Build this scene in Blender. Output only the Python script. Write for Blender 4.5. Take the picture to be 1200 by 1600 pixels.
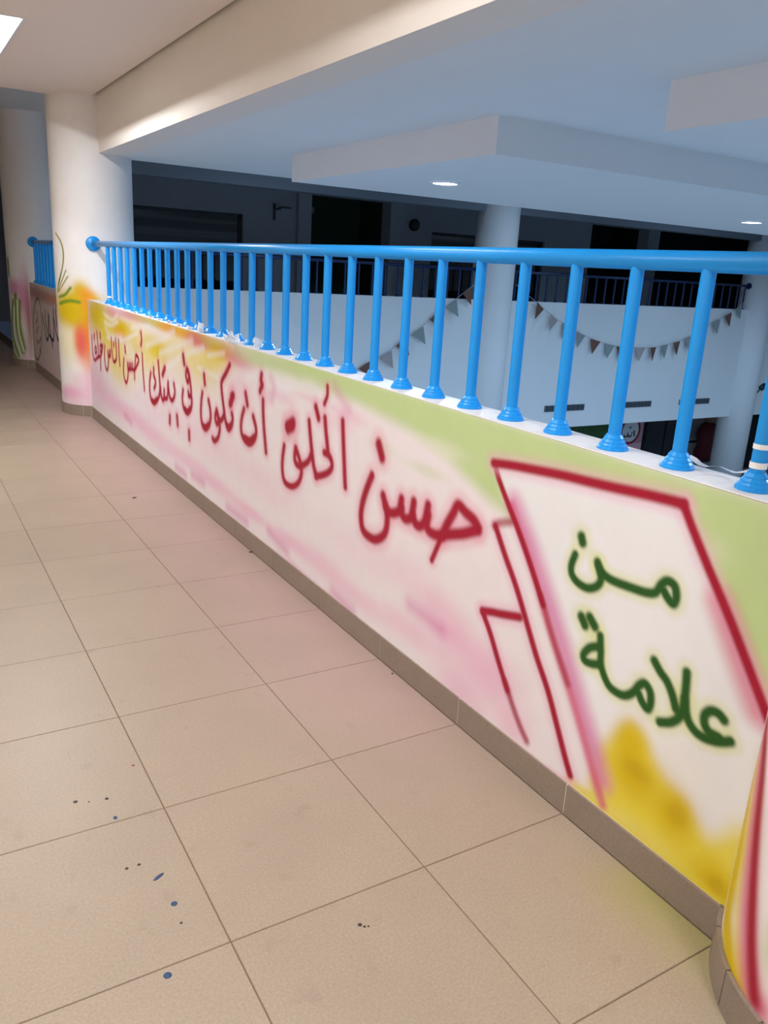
import bpy, bmesh, math, random
import numpy as np
from mathutils import Vector, Matrix

# ---------------------------------------------------------------- clear
for o in list(bpy.data.objects): bpy.data.objects.remove(o, do_unlink=True)
scene = bpy.context.scene
COL = scene.collection
random.seed(4)

# ---------------------------------------------------------------- camera
cam_data = bpy.data.cameras.new('camera'); cam = bpy.data.objects.new('camera', cam_data); COL.objects.link(cam)
cam_data.sensor_fit = 'VERTICAL'; cam_data.sensor_height = 36.0; cam_data.lens = 1260.85 / 1600.0 * 36.0
cam_data.clip_start = 0.05; cam_data.clip_end = 200
cR, cU, cF = (0.858725, -0.509374, 0.055947), (0.102190, 0.277209, 0.955360), (0.502145, 0.814674, -0.290100)
m = Matrix.Identity(4)
for i in range(3): m[i][0], m[i][1], m[i][2], m[i][3] = cR[i], cU[i], -cF[i], (-1.750517, -1.593454, 1.688442)[i]
cam.matrix_world = m
scene.camera = cam

# ---------------------------------------------------------------- world, exposure
world = bpy.data.worlds.new('night_sky'); scene.world = world; world.use_nodes = True
bg = world.node_tree.nodes['Background']; bg.inputs[0].default_value = (0.35, 0.5, 0.85, 1); bg.inputs[1].default_value = 0.05
vs = scene.view_settings
vs.view_transform = 'Standard'; vs.look = 'None'; vs.gamma = 1.0; vs.use_curve_mapping = False
vs.exposure = 0.0
CORRIDOR_WATT = 47.0; CORRIDOR_COL = (1.0, 1.01, 1.03)
ATRIUM_WATT = 130.0; ATRIUM_COL = (0.52, 0.79, 1.12)

# ---------------------------------------------------------------- helpers
def lin(c):
    return tuple(((v/255)/12.92 if v/255 <= .04045 else ((v/255+.055)/1.055)**2.4) for v in c)
def tag(o, label=None, cat=None, group=None, kind=None):
    if label: o['label'] = label
    if cat: o['category'] = cat
    if group: o['group'] = group
    if kind: o['kind'] = kind
    return o
def empty(name, loc, label, cat, group=None):
    o = bpy.data.objects.new(name, None); COL.objects.link(o); o.location = loc; o.empty_display_size = .1
    return tag(o, label, cat, group)
def link(name, me, mat, parent=None, loc=None):
    o = bpy.data.objects.new(name, me); COL.objects.link(o)
    if mat and not me.materials: me.materials.append(mat)
    if parent: o.parent = parent
    if loc: o.location = loc
    return o
def bmesh_obj(name, bm, mat, parent=None, loc=None, smooth=False):
    bmesh.ops.recalc_face_normals(bm, faces=bm.faces[:])
    me = bpy.data.meshes.new(name); bm.to_mesh(me); bm.free()
    if smooth:
        for p in me.polygons: p.use_smooth = True
    return link(name, me, mat, parent, loc)
def box(bm, a, b):
    vs_ = [bm.verts.new((x, y, z)) for x in (a[0], b[0]) for y in (a[1], b[1]) for z in (a[2], b[2])]
    for f in ((0,1,3,2),(4,6,7,5),(0,4,5,1),(2,3,7,6),(0,2,6,4),(1,5,7,3)): bm.faces.new([vs_[i] for i in f])
    return vs_
def boxes(name, lst, mat, parent=None, loc=None, bevel=0):
    bm = bmesh.new()
    for a, b in lst: box(bm, a, b)
    if bevel: bmesh.ops.bevel(bm, geom=bm.edges[:], offset=bevel, segments=1, affect='EDGES')
    return bmesh_obj(name, bm, mat, parent, loc)
def lathe(bm, prof, seg=20, axis='Z', origin=(0,0,0), cap=True):
    rings = []
    for r, h in prof:
        ring = []
        for i in range(seg):
            t = 2*math.pi*i/seg; a, b = r*math.cos(t), r*math.sin(t)
            p = (a, b, h) if axis == 'Z' else ((a, h, b) if axis == 'Y' else (h, a, b))
            ring.append(bm.verts.new(Vector(origin)+Vector(p)))
        rings.append(ring)
    for q in range(len(rings)-1):
        for i in range(seg):
            j = (i+1) % seg
            bm.faces.new((rings[q][i], rings[q][j], rings[q+1][j], rings[q+1][i]))
    if cap:
        bm.faces.new(rings[0][::-1]); bm.faces.new(rings[-1])
def tube(bm, pts, r, seg=8):
    pts = [Vector(p) for p in pts]; rings = []
    for k, p in enumerate(pts):
        d = (pts[min(k+1, len(pts)-1)]-pts[max(k-1, 0)]).normalized()
        up = Vector((0,0,1)) if abs(d.z) < .9 else Vector((1,0,0))
        a = d.cross(up).normalized(); b = d.cross(a)
        rings.append([bm.verts.new(p+a*r*math.cos(2*math.pi*i/seg)+b*r*math.sin(2*math.pi*i/seg)) for i in range(seg)])
    for q in range(len(rings)-1):
        for i in range(seg):
            j = (i+1) % seg; bm.faces.new((rings[q][i], rings[q][j], rings[q+1][j], rings[q+1][i]))
    bm.faces.new(rings[0][::-1]); bm.faces.new(rings[-1])

# ---------------------------------------------------------------- materials
def new_mat(name):
    mt = bpy.data.materials.new(name); mt.use_nodes = True
    return mt, mt.node_tree.nodes, mt.node_tree.links, mt.node_tree.nodes['Principled BSDF']
def plain(name, rgb, rough=.6, var=.06, scale=6.0, bump=0.0, bscale=120.0, spec=.5, metal=0.0):
    mt, N, L, b = new_mat(name)
    c = lin(rgb)
    tc = N.new('ShaderNodeTexCoord'); nz = N.new('ShaderNodeTexNoise'); nz.inputs['Scale'].default_value = scale; nz.inputs['Detail'].default_value = 4
    L.new(tc.outputs['Object'], nz.inputs['Vector'])
    mx = N.new('ShaderNodeMix'); mx.data_type = 'RGBA'
    mx.inputs[6].default_value = (*[v*(1-var) for v in c], 1); mx.inputs[7].default_value = (*[min(1, v*(1+var)) for v in c], 1)
    L.new(nz.outputs['Fac'], mx.inputs[0]); L.new(mx.outputs[2], b.inputs['Base Color'])
    b.inputs['Roughness'].default_value = rough; b.inputs['Metallic'].default_value = metal; b.inputs['Specular IOR Level'].default_value = spec
    if bump:
        n2 = N.new('ShaderNodeTexNoise'); n2.inputs['Scale'].default_value = bscale; L.new(tc.outputs['Object'], n2.inputs['Vector'])
        bp = N.new('ShaderNodeBump'); bp.inputs['Strength'].default_value = bump; bp.inputs['Distance'].default_value = .003
        L.new(n2.outputs['Fac'], bp.inputs['Height']); L.new(bp.outputs[0], b.inputs['Normal'])
    return mt
def emit(name, rgb, strength):
    mt, N, L, b = new_mat(name); N.remove(b)
    e = N.new('ShaderNodeEmission'); e.inputs[0].default_value = (*rgb, 1); e.inputs[1].default_value = strength
    L.new(e.outputs[0], N['Material Output'].inputs[0]); return mt
def painted(name):
    mt, N, L, b = new_mat(name)
    at = N.new('ShaderNodeAttribute'); at.attribute_name = 'paint'
    tc = N.new('ShaderNodeTexCoord'); nz = N.new('ShaderNodeTexNoise'); nz.inputs['Scale'].default_value = 9; nz.inputs['Detail'].default_value = 5
    L.new(tc.outputs['Object'], nz.inputs['Vector'])
    mr = N.new('ShaderNodeMapRange'); mr.inputs[3].default_value = .95; mr.inputs[4].default_value = 1.04; L.new(nz.outputs['Fac'], mr.inputs[0])
    mx = N.new('ShaderNodeMix'); mx.data_type = 'RGBA'; mx.blend_type = 'MULTIPLY'; mx.inputs[0].default_value = 1
    L.new(at.outputs['Color'], mx.inputs[6]); L.new(mr.outputs[0], mx.inputs[7]); L.new(mx.outputs[2], b.inputs['Base Color'])
    b.inputs['Roughness'].default_value = .5; b.inputs['Specular IOR Level'].default_value = .35
    n2 = N.new('ShaderNodeTexNoise'); n2.inputs['Scale'].default_value = 60; L.new(tc.outputs['Object'], n2.inputs['Vector'])
    bp = N.new('ShaderNodeBump'); bp.inputs['Strength'].default_value = .08; bp.inputs['Distance'].default_value = .004
    L.new(n2.outputs['Fac'], bp.inputs['Height']); L.new(bp.outputs[0], b.inputs['Normal'])
    return mt
def tile_material(name, rgb, rough, overspray=True):
    mt, N, L, b = new_mat(name)
    c = lin(rgb)
    geo = N.new('ShaderNodeNewGeometry'); oi = N.new('ShaderNodeObjectInfo')
    def noise(s, d=5):
        n = N.new('ShaderNodeTexNoise'); n.inputs['Scale'].default_value = s; n.inputs['Detail'].default_value = d; L.new(geo.outputs['Position'], n.inputs['Vector']); return n
    def mixc(bt='MIX'):
        x = N.new('ShaderNodeMix'); x.data_type = 'RGBA'; x.blend_type = bt; return x
    n1 = noise(3.0); n2 = noise(140.0, 2); n3 = noise(11.0, 6)
    m1 = mixc(); m1.inputs[6].default_value = (*[v*.90 for v in c], 1); m1.inputs[7].default_value = (*[v*1.08 for v in c], 1); L.new(n1.outputs['Fac'], m1.inputs[0])
    mr = N.new('ShaderNodeMapRange'); mr.inputs[1].default_value = .3; mr.inputs[2].default_value = .7; mr.inputs[3].default_value = .9; mr.inputs[4].default_value = 1.08; L.new(n2.outputs['Fac'], mr.inputs[0])
    m2 = mixc('MULTIPLY'); m2.inputs[0].default_value = 1; L.new(m1.outputs[2], m2.inputs[6]); L.new(mr.outputs[0], m2.inputs[7])
    mo = N.new('ShaderNodeMapRange'); mo.inputs[3].default_value = .98; mo.inputs[4].default_value = 1.02; L.new(oi.outputs['Random'], mo.inputs[0])
    m3 = mixc('MULTIPLY'); m3.inputs[0].default_value = 1; L.new(m2.outputs[2], m3.inputs[6]); L.new(mo.outputs[0], m3.inputs[7])
    last = m3
    # scuffs
    sc = N.new('ShaderNodeMapRange'); sc.inputs[1].default_value = .62; sc.inputs[2].default_value = .78; sc.inputs[3].default_value = 0; sc.inputs[4].default_value = .22; L.new(n3.outputs['Fac'], sc.inputs[0])
    m4 = mixc(); m4.inputs[7].default_value = (*lin((118, 100, 84)), 1); L.new(sc.outputs[0], m4.inputs[0]); L.new(last.outputs[2], m4.inputs[6]); last = m4
    if overspray:
        sp = N.new('ShaderNodeSeparateXYZ'); L.new(geo.outputs['Position'], sp.inputs[0])
        def ramp(src, a, b_, lo, hi):
            r = N.new('ShaderNodeMapRange'); r.interpolation_type = 'SMOOTHSTEP'
            for i, v in enumerate((a, b_, lo, hi)): r.inputs[i+1].default_value = v
            L.new(src, r.inputs[0]); return r.outputs[0]
        def mul(a, b_):
            mm = N.new('ShaderNodeMath'); mm.operation = 'MULTIPLY'; L.new(a, mm.inputs[0])
            if isinstance(b_, float): mm.inputs[1].default_value = b_
            else: L.new(b_, mm.inputs[1])
            return mm.outputs[0]
        nn = ramp(noise(2.2, 3).outputs['Fac'], .25, .75, .55, 1.0)
        pink = mul(mul(ramp(sp.outputs[0], -.95, -.02, 0, .45), ramp(sp.outputs[1], .1, 1.0, 0, 1)), nn)
        m5 = mixc(); m5.inputs[7].default_value = (*lin((190, 152, 160)), 1); L.new(pink, m5.inputs[0]); L.new(last.outputs[2], m5.inputs[6]); last = m5
        yel = mul(mul(ramp(sp.outputs[0], -.26, -.0, 0, .75), ramp(sp.outputs[1], -.15, -.4, 0, 1)), nn)
        m6 = mixc(); m6.inputs[7].default_value = (*lin((160, 155, 62)), 1); L.new(yel, m6.inputs[0]); L.new(last.outputs[2], m6.inputs[6]); last = m6
    L.new(last.outputs[2], b.inputs['Base Color'])
    b.inputs['Roughness'].default_value = rough; b.inputs['Specular IOR Level'].default_value = .4
    bp = N.new('ShaderNodeBump'); bp.inputs['Strength'].default_value = .05; bp.inputs['Distance'].default_value = .001
    L.new(n2.outputs['Fac'], bp.inputs['Height']); L.new(bp.outputs[0], b.inputs['Normal'])
    return mt

M = {}
M['tile'] = tile_material('beige_porcelain', (163, 147, 129), .42)
M['skirt'] = tile_material('skirting_porcelain', (138, 123, 111), .45, False)
M['grout'] = plain('dark_grout', (120, 98, 80), .9, .15, 40)
M['joint'] = plain('pale_joint', (214, 200, 180), .9, .1, 40)
M['paint'] = painted('sprayed_wall_paint')
M['white'] = plain('white_wall', (232, 226, 220), .7, .03, 3, .05, 60)
M['cool_white'] = plain('atrium_white_plaster', (226, 228, 230), .7, .03, 2, .05, 60)
M['cream'] = plain('cream_wall', (226, 212, 192), .7, .03, 2)
M['ceil'] = plain('gypsum_ceiling', (238, 226, 217), .8, .02, 1.5)
M['coping'] = plain('white_coping_stone', (222, 218, 215), .55, .06, 18, .2, 50)
M['blue'] = plain('blue_gloss_enamel', (12, 146, 228), .3, .04, 10, spec=.5)
M['darkblue'] = plain('deep_blue_enamel', (20, 46, 90), .35, .04, 10)
M['film'] = plain('torn_plastic_film', (246, 246, 246), .35, .03, 40)
M['tape'] = plain('white_tape', (238, 238, 236), .5, .03, 20)
M['grey'] = plain('shade_grey_far_wall', (142, 150, 160), .8, .06, 2)  # the far gallery's lack of light is put into this darker wall colour
M['greydark'] = plain('shade_grey_far_beam', (104, 112, 122), .8, .06, 2)  # darker still, shade of the unlit gallery put into the colour
M['black'] = plain('dark_interior', (10, 11, 13), .8, .2, 3)
M['glass'] = plain('dark_window_glass', (6, 8, 10), .04, .05, 2, spec=.6)
M['frame'] = plain('dark_window_frame', (26, 29, 34), .4)
M['dgreen'] = plain('dark_green_wall', (24, 50, 32), .8)
M['green'] = plain('green_wall', (58, 98, 52), .7)
M['olive'] = plain('olive_panel', (96, 120, 40), .7)
M['pinkb'] = plain('pink_board', (196, 150, 160), .7)
M['redp'] = plain('crimson_print', (160, 30, 50), .6)
M['maroon'] = plain('maroon_cloth', (92, 22, 34), .8)
M['ink'] = plain('black_print', (20, 20, 22), .6)
M['skin'] = plain('tan_print', (150, 110, 86), .7)
M['stone'] = plain('grey_stone_cladding', (150, 146, 144), .7, .08, 3)
M['vent'] = plain('grey_vent_metal', (92, 100, 110), .5)
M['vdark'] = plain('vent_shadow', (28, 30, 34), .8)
M['flag_brown'] = plain('brown_felt', (112, 78, 68), .9)
M['flag_grey'] = plain('grey_green_felt', (138, 152, 152), .9)
M['flag_taupe'] = plain('taupe_felt', (168, 158, 158), .9)
M['string'] = plain('bunting_cord', (170, 172, 176), .9)
M['lamp_ring'] = plain('white_lamp_ring', (235, 238, 242), .4)
M['led'] = emit('led_disc', (.86, .94, 1.0), 30)
M['tube'] = emit('warm_tube', (1.0, .95, .88), 14)
M['housing'] = plain('white_lamp_housing', (240, 236, 230), .5)
M['dropblue'] = plain('blue_paint_drop', (34, 66, 108), .5)
M['dropdark'] = plain('dark_paint_drop', (58, 48, 44), .6)
M['fixture'] = plain('dark_teal_fixture', (30, 52, 60), .5)
M['lowfloor'] = plain('pale_terrazzo', (158, 158, 158), .5, .05, 4)
M['chip'] = plain('dark_flake', (66, 44, 40), .8)

# ---------------------------------------------------------------- spray paint (strokes and washes in metres on each surface)
PC = {k: np.array(lin(v)) for k, v in dict(
    red=(158,8,44), green=(30,82,22), ygreen=(186,206,146), white=(229,229,233), cream=(229,225,216), yellow=(208,178,6), lemon=(222,204,60),
    ochre=(180,146,4), pink=(228,164,196), magenta=(208,118,170), rose=(206,92,122), orange=(226,140,30), olive=(186,176,60), coral=(222,92,84),
    leaf=(110,140,30), olivedark=(86,92,30), lime=(206,214,130), blush=(224,140,166), rust=(140,60,44), navy=(14,32,58)).items()}
PAINT = [
  ['p','A','ygreen',0.045,1,[[2.49,1.235],[1.306,1.221],[0.467,1.217],[-0.09,1.214],[-0.552,1.215],[-0.675,0.659],[-0.597,0.646],[-0.256,1.131],[0.529,1.061],[0.43,0.9],[0.563,0.928],[0.811,1.015],[1.087,1.068],[1.401,1.096],[1.767,1.134],[2.12,1.148]]],
  ['b','A','cream',0.858,1.044,0.166,0.034,0.45],
  ['b','A','ygreen',1.277,0.953,0.104,0.027,0.25],
  ['b','A','ygreen',0.954,0.933,0.124,0.025,0.35],
  ['b','A','ygreen',-0.402,1.02,0.089,0.097,0.3],
  ['b','A','cream',-0.359,1.04,0.055,0.041,0.25],
  ['p','A','white',0.02,1,[[0.51,1.052],[-0.253,1.126],[-0.403,0.924],[-0.597,0.646],[-0.603,0.469],[-0.612,0.108],[-0.117,0.126]]],
  ['b','A','cream',-0.357,0.433,0.139,0.092,0.5],
  ['b','A','yellow',-0.214,0.379,0.058,0.074,0.95],
  ['b','A','yellow',-0.266,0.302,0.104,0.078,0.95],
  ['b','A','yellow',-0.17,0.275,0.07,0.081,0.8],
  ['b','A','yellow',-0.39,0.266,0.079,0.082,0.95],
  ['b','A','lemon',-0.48,0.203,0.093,0.073,0.85],
  ['b','A','yellow',-0.562,0.16,0.07,0.072,0.95],
  ['b','A','lemon',-0.285,0.204,0.108,0.051,0.9],
  ['b','A','yellow',-0.476,0.168,0.075,0.055,0.6],
  ['b','A','lemon',-0.594,0.287,0.05,0.086,0.55],
  ['b','A','yellow',-0.16,0.189,0.062,0.053,0.8],
  ['b','A','yellow',-0.595,0.145,0.034,0.053,0.9],
  ['b','A','ochre',-0.209,0.408,0.027,0.039,0.5],
  ['b','A','ochre',-0.251,0.315,0.055,0.031,0.5],
  ['b','A','ochre',-0.403,0.291,0.039,0.037,0.45],
  ['p','A','lemon',0.04,0.9,[[-0.075,0.122],[-0.111,0.307],[-0.156,0.378],[-0.201,0.447],[-0.259,0.437],[-0.342,0.339],[-0.437,0.308],[-0.502,0.25],[-0.608,0.357],[-0.626,0.088],[-0.401,0.1]]],
  ['b','A','yellow',-0.214,0.379,0.058,0.066,0.9],
  ['b','A','yellow',-0.244,0.288,0.089,0.071,0.9],
  ['b','A','yellow',-0.392,0.256,0.067,0.067,0.9],
  ['b','A','yellow',-0.553,0.153,0.06,0.061,0.9],
  ['b','A','ochre',-0.251,0.315,0.055,0.031,0.5],
  ['b','A','ochre',-0.407,0.273,0.039,0.037,0.5],
  ['b','A','ochre',-0.563,0.151,0.031,0.032,0.5],
  ['s','A','lemon',0.045,0.8,0.8,None,[[-0.003,0.118],[-0.201,0.112],[-0.422,0.105],[-0.614,0.099]]],
  ['b','A','pink',0.546,0.303,0.261,0.099,0.5],
  ['b','A','pink',0.77,0.393,0.168,0.078,0.45],
  ['b','A','pink',0.605,0.138,0.157,0.078,0.5],
  ['b','A','pink',0.718,0.333,0.09,0.041,0.35],
  ['b','A','pink',0.986,0.23,0.239,0.062,0.4],
  ['b','A','pink',1.429,0.201,0.238,0.05,0.4],
  ['b','A','pink',1.835,0.234,0.284,0.061,0.45],
  ['b','A','pink',2.229,0.227,0.217,0.044,0.5],
  ['b','A','pink',2.791,0.229,0.246,0.04,0.55],
  ['b','A','pink',3.357,0.242,0.372,0.053,0.45],
  ['b','A','pink',3.892,0.268,0.438,0.057,0.4],
  ['b','A','pink',4.699,0.261,0.548,0.074,0.4],
  ['b','A','pink',5.273,0.308,0.548,0.079,0.4],
  ['b','A','pink',5.943,0.3,0.593,0.085,0.45],
  ['b','A','pink',6.578,0.347,0.566,0.13,0.35],
  ['b','A','pink',6.988,0.446,0.368,0.201,0.4],
  ['b','A','pink',2.505,0.464,0.456,0.093,0.18],
  ['b','A','pink',3.478,0.518,0.635,0.13,0.2],
  ['b','A','pink',4.677,0.522,0.718,0.123,0.18],
  ['b','A','pink',1.452,0.432,0.354,0.091,0.15],
  ['b','A','pink',1.014,0.466,0.238,0.082,0.2],
  ['b','A','pink',0.299,0.168,0.098,0.071,0.5],
  ['b','A','pink',0.444,0.273,0.106,0.097,0.35],
  ['b','A','pink',1.754,0.973,0.195,0.036,0.25],
  ['b','A','pink',1.6,1.032,0.157,0.035,0.4],
  ['b','A','pink',1.966,1.044,0.213,0.019,0.3],
  ['b','A','pink',2.351,0.998,0.15,0.034,0.3],
  ['b','A','pink',2.569,0.981,0.09,0.071,0.35],
  ['b','A','pink',2.959,0.957,0.208,0.076,0.3],
  ['s','A','magenta',0.055,1.6,0.55,None,[[3.177,0.152],[2.842,0.153]]],
  ['s','A','magenta',0.055,1.6,0.55,None,[[2.495,0.199],[2.242,0.159]]],
  ['s','A','magenta',0.055,1.6,0.55,None,[[3.896,0.187],[3.643,0.19]]],
  ['s','A','magenta',0.055,1.6,0.55,None,[[2.179,0.095],[1.974,0.059]]],
  ['s','A','magenta',0.055,1.6,0.55,None,[[1.685,0.135],[1.484,0.114]]],
  ['s','A','magenta',0.055,1.6,0.55,None,[[5.828,0.273],[5.603,0.245]]],
  ['s','A','magenta',0.055,1.6,0.55,None,[[0.999,0.342],[0.761,0.328]]],
  ['s','A','magenta',0.055,1.6,0.55,None,[[4.281,0.152],[4.046,0.15]]],
  ['s','A','pink',0.02,1.0,0.6,None,[[7.158,0.087],[3.9,0.076],[2.309,0.106],[1.183,0.097],[0.436,0.092],[-0.004,0.111]]],
  ['b','A','yellow',6.792,1.084,0.504,0.186,0.9900000000000001],
  ['b','A','lemon',6.463,0.944,0.405,0.167,0.8250000000000001],
  ['b','A','lemon',6.149,0.829,0.38,0.208,0.66],
  ['b','A','lemon',5.933,0.664,0.425,0.147,0.49500000000000005],
  ['b','A','yellow',5.825,1.048,0.408,0.084,1],
  ['b','A','orange',5.906,0.98,0.238,0.057,0.55],
  ['b','A','lemon',5.285,1.045,0.359,0.105,0.44000000000000006],
  ['b','A','rose',5.475,1.18,0.48,0.04,0.66],
  ['b','A','olive',5.014,1.18,0.523,0.031,0.55],
  ['b','A','rose',6.167,1.155,0.251,0.043,0.55],
  ['b','A','olive',4.535,1.182,0.46,0.041,0.77],
  ['b','A','yellow',3.995,1.177,0.467,0.044,0.8800000000000001],
  ['b','A','orange',4.421,1.173,0.243,0.046,0.66],
  ['b','A','orange',3.856,1.147,0.345,0.048,0.66],
  ['b','A','yellow',4.724,0.987,0.311,0.086,1],
  ['b','A','lemon',4.893,0.918,0.373,0.127,0.55],
  ['b','A','lemon',4.148,1.051,0.453,0.079,0.6050000000000001],
  ['b','A','yellow',3.347,1.12,0.235,0.06,0.9900000000000001],
  ['b','A','orange',3.209,1.143,0.196,0.048,0.6050000000000001],
  ['b','A','lemon',3.444,1.06,0.305,0.061,0.66],
  ['b','A','lemon',3.621,0.984,0.324,0.074,0.49500000000000005],
  ['b','A','rose',3.721,1.153,0.232,0.052,0.77],
  ['b','A','rose',2.982,1.124,0.234,0.056,0.66],
  ['b','A','olive',3.466,1.171,0.244,0.04,0.55],
  ['b','A','ygreen',2.762,1.165,0.36,0.054,0.66],
  ['b','A','ygreen',2.443,1.155,0.319,0.051,0.77],
  ['b','A','ygreen',2.121,1.158,0.281,0.056,0.77],
  ['b','A','ygreen',1.769,1.152,0.29,0.052,0.66],
  ['b','A','lemon',5.525,0.817,0.823,0.166,0.33],
  ['b','A','lemon',3.866,0.908,0.525,0.11,0.30800000000000005],
  ['b','A','yellow',5.36,0.943,0.21,0.067,0.385],
  ['s','A','white',0.048,1.5,0.55,None,[[5.037,0.977],[4.543,1.087],[4.264,1.16]]],
  ['s','A','white',0.048,1.5,0.55,None,[[4.639,0.958],[4.147,1.073],[3.856,1.134]]],
  ['s','A','white',0.04000000000000001,1.5,0.55,None,[[4.443,0.876],[4.076,1.01],[3.618,1.114]]],
  ['s','A','white',0.032,1.5,0.55,None,[[5.489,1.078],[4.888,1.142]]],
  ['s','A','white',0.048,1.5,0.55,None,[[6.454,0.992],[6.283,0.932],[5.84,0.958]]],
  ['s','A','white',0.032,1.5,0.55,None,[[6.509,1.118],[6.179,1.085],[5.974,1.147]]],
  ['s','A','white',0.032,1.5,0.55,None,[[6.497,1.042],[6.264,1.032],[5.96,1.087]]],
  ['s','A','white',0.032,1.5,0.55,None,[[6.417,0.906],[5.843,0.935],[5.284,1.055]]],
  ['s','A','white',0.032,1.5,0.55,None,[[3.53,1.078],[3.232,1.125]]],
  ['s','A','white',0.032,1.5,0.55,None,[[3.727,0.97],[3.349,0.959]]],
  ['s','A','white',0.048,1.5,0.55,None,[[2.857,1.021],[2.528,1.099],[2.194,1.099]]],
  ['s','A','white',0.04000000000000001,1.5,0.55,None,[[2.757,0.962],[2.439,1.053],[2.271,1.045]]],
  ['s','A','white',0.048,1.5,0.55,None,[[2.354,1.049],[2.043,1.112],[1.899,1.096]]],
  ['s','A','magenta',0.05,1.4,0.4,None,[[1.749,1.146],[1.688,1.105],[1.603,1.061]]],
  ['s','A','magenta',0.05,1.4,0.35,None,[[2.501,1.079],[2.455,1.033],[2.479,0.96]]],
  ['s','A','magenta',0.08,1.0,0.8,None,[[0.414,0.947],[0.314,0.835],[0.215,0.705],[0.117,0.572],[0.02,0.428],[-0.061,0.312],[-0.128,0.208]]],
  ['s','A','rose',0.035,0.9,0.8,None,[[0.424,0.936],[0.306,0.783],[0.159,0.569],[0.023,0.386],[-0.074,0.239],[-0.147,0.13]]],
  ['s','A','red',0.027,0.5,1,None,[[0.534,1.059],[0.509,1.017],[0.449,0.945],[0.376,0.863],[0.29,0.756],[0.217,0.656]]],
  ['s','A','red',0.028,0.9,0.65,None,[[0.233,0.682],[0.159,0.569],[0.064,0.445]]],
  ['s','A','red',0.03,0.55,1,'pink',[[0.497,0.842],[0.431,0.756],[0.357,0.667],[0.28,0.557],[0.219,0.468],[0.148,0.378],[0.089,0.284],[0.036,0.197],[0.0,0.143]]],
  ['s','A','red',0.03,0.9,0.75,None,[[0.505,0.843],[0.473,0.862],[0.421,0.881]]],
  ['s','A','red',0.03,0.55,1,'pink',[[0.522,0.507],[0.465,0.442],[0.408,0.362],[0.344,0.278]]],
  ['s','A','red',0.03,0.9,0.85,None,[[0.36,0.301],[0.297,0.222],[0.253,0.175],[0.218,0.145]]],
  ['s','A','red',0.033,0.55,1,'pink',[[0.522,0.509],[0.472,0.526],[0.422,0.539],[0.323,0.568]]],
  ['s','A','red',0.034,0.55,1,'pink',[[0.542,1.06],[0.444,1.074],[0.317,1.088],[0.199,1.1],[0.089,1.108],[-0.013,1.116],[-0.107,1.125],[-0.196,1.132],[-0.255,1.135]]],
  ['s','A','rose',0.075,1.0,0.8,None,[[-0.412,0.918],[-0.466,0.842],[-0.519,0.766],[-0.576,0.688]]],
  ['s','A','red',0.03,0.55,1,'pink',[[-0.257,1.133],[-0.289,1.088],[-0.355,1.003],[-0.408,0.938],[-0.459,0.874],[-0.511,0.805],[-0.561,0.738],[-0.606,0.677]]],
  ['s','A','green',0.03,0.5,1,'lime',[[0.105,0.87],[0.115,0.832],[0.108,0.804],[0.08,0.787],[0.038,0.784],[0.003,0.802],[-0.012,0.829],[0.001,0.858],[0.011,0.878]]],
  ['s','A','green',0.03,0.5,1,'lime',[[0.006,0.87],[-0.019,0.851],[-0.056,0.844],[-0.125,0.848],[-0.185,0.855],[-0.214,0.868],[-0.229,0.897],[-0.247,0.913],[-0.271,0.908],[-0.282,0.882],[-0.277,0.858],[-0.256,0.867],[-0.239,0.882]]],
  ['s','A','green',0.03,0.5,1,'lime',[[-0.041,0.658],[-0.051,0.615],[-0.062,0.565],[-0.098,0.522],[-0.136,0.514],[-0.167,0.521],[-0.194,0.546],[-0.211,0.577],[-0.23,0.591],[-0.251,0.575],[-0.258,0.546],[-0.252,0.522],[-0.231,0.531],[-0.213,0.551]]],
  ['s','A','green',0.03,0.5,1,'lime',[[-0.039,0.622],[-0.005,0.601],[0.015,0.569],[0.006,0.553],[-0.023,0.556],[-0.052,0.568]]],
  ['s','A','green',0.03,0.5,1,'lime',[[-0.247,0.673],[-0.273,0.65],[-0.3,0.633],[-0.324,0.604],[-0.342,0.571]]],
  ['s','A','green',0.03,0.5,1,'lime',[[-0.299,0.505],[-0.334,0.524],[-0.357,0.552],[-0.365,0.589],[-0.362,0.642],[-0.356,0.689]]],
  ['s','A','green',0.03,0.5,1,'lime',[[-0.365,0.612],[-0.382,0.566],[-0.407,0.543],[-0.437,0.537],[-0.473,0.545],[-0.498,0.557],[-0.518,0.57]]],
  ['s','A','green',0.03,0.5,1,'lime',[[-0.489,0.616],[-0.47,0.625],[-0.448,0.621],[-0.433,0.601],[-0.436,0.577],[-0.453,0.562],[-0.483,0.562]]],
  ['s','A','green',0.035,0.5,1,'lime',[[0.089,0.934],[0.081,0.918]]],
  ['s','A','green',0.035,0.5,1,'lime',[[0.045,0.686],[0.026,0.665]]],
  ['s','A','green',0.035,0.5,1,'lime',[[0.011,0.698],[-0.014,0.678]]],
  ['s','A','red',0.047,0.55,1,'blush',[[1.365,0.81],[1.392,0.763],[1.42,0.706],[1.439,0.651],[1.444,0.6],[1.426,0.549],[1.384,0.529],[1.315,0.53],[1.256,0.559],[1.225,0.595],[1.216,0.641],[1.225,0.686],[1.262,0.747]]],
  ['s','A','red',0.047,0.55,1,'blush',[[1.238,0.708],[1.211,0.69],[1.173,0.693],[1.128,0.719],[1.114,0.771]]],
  ['s','A','red',0.047,0.55,1,'blush',[[1.107,0.735],[1.099,0.707],[1.07,0.698],[1.033,0.721],[1.021,0.785]]],
  ['s','A','red',0.047,0.55,1,'blush',[[1.02,0.73],[0.999,0.701],[0.964,0.7],[0.934,0.731],[0.919,0.799]]],
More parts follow.
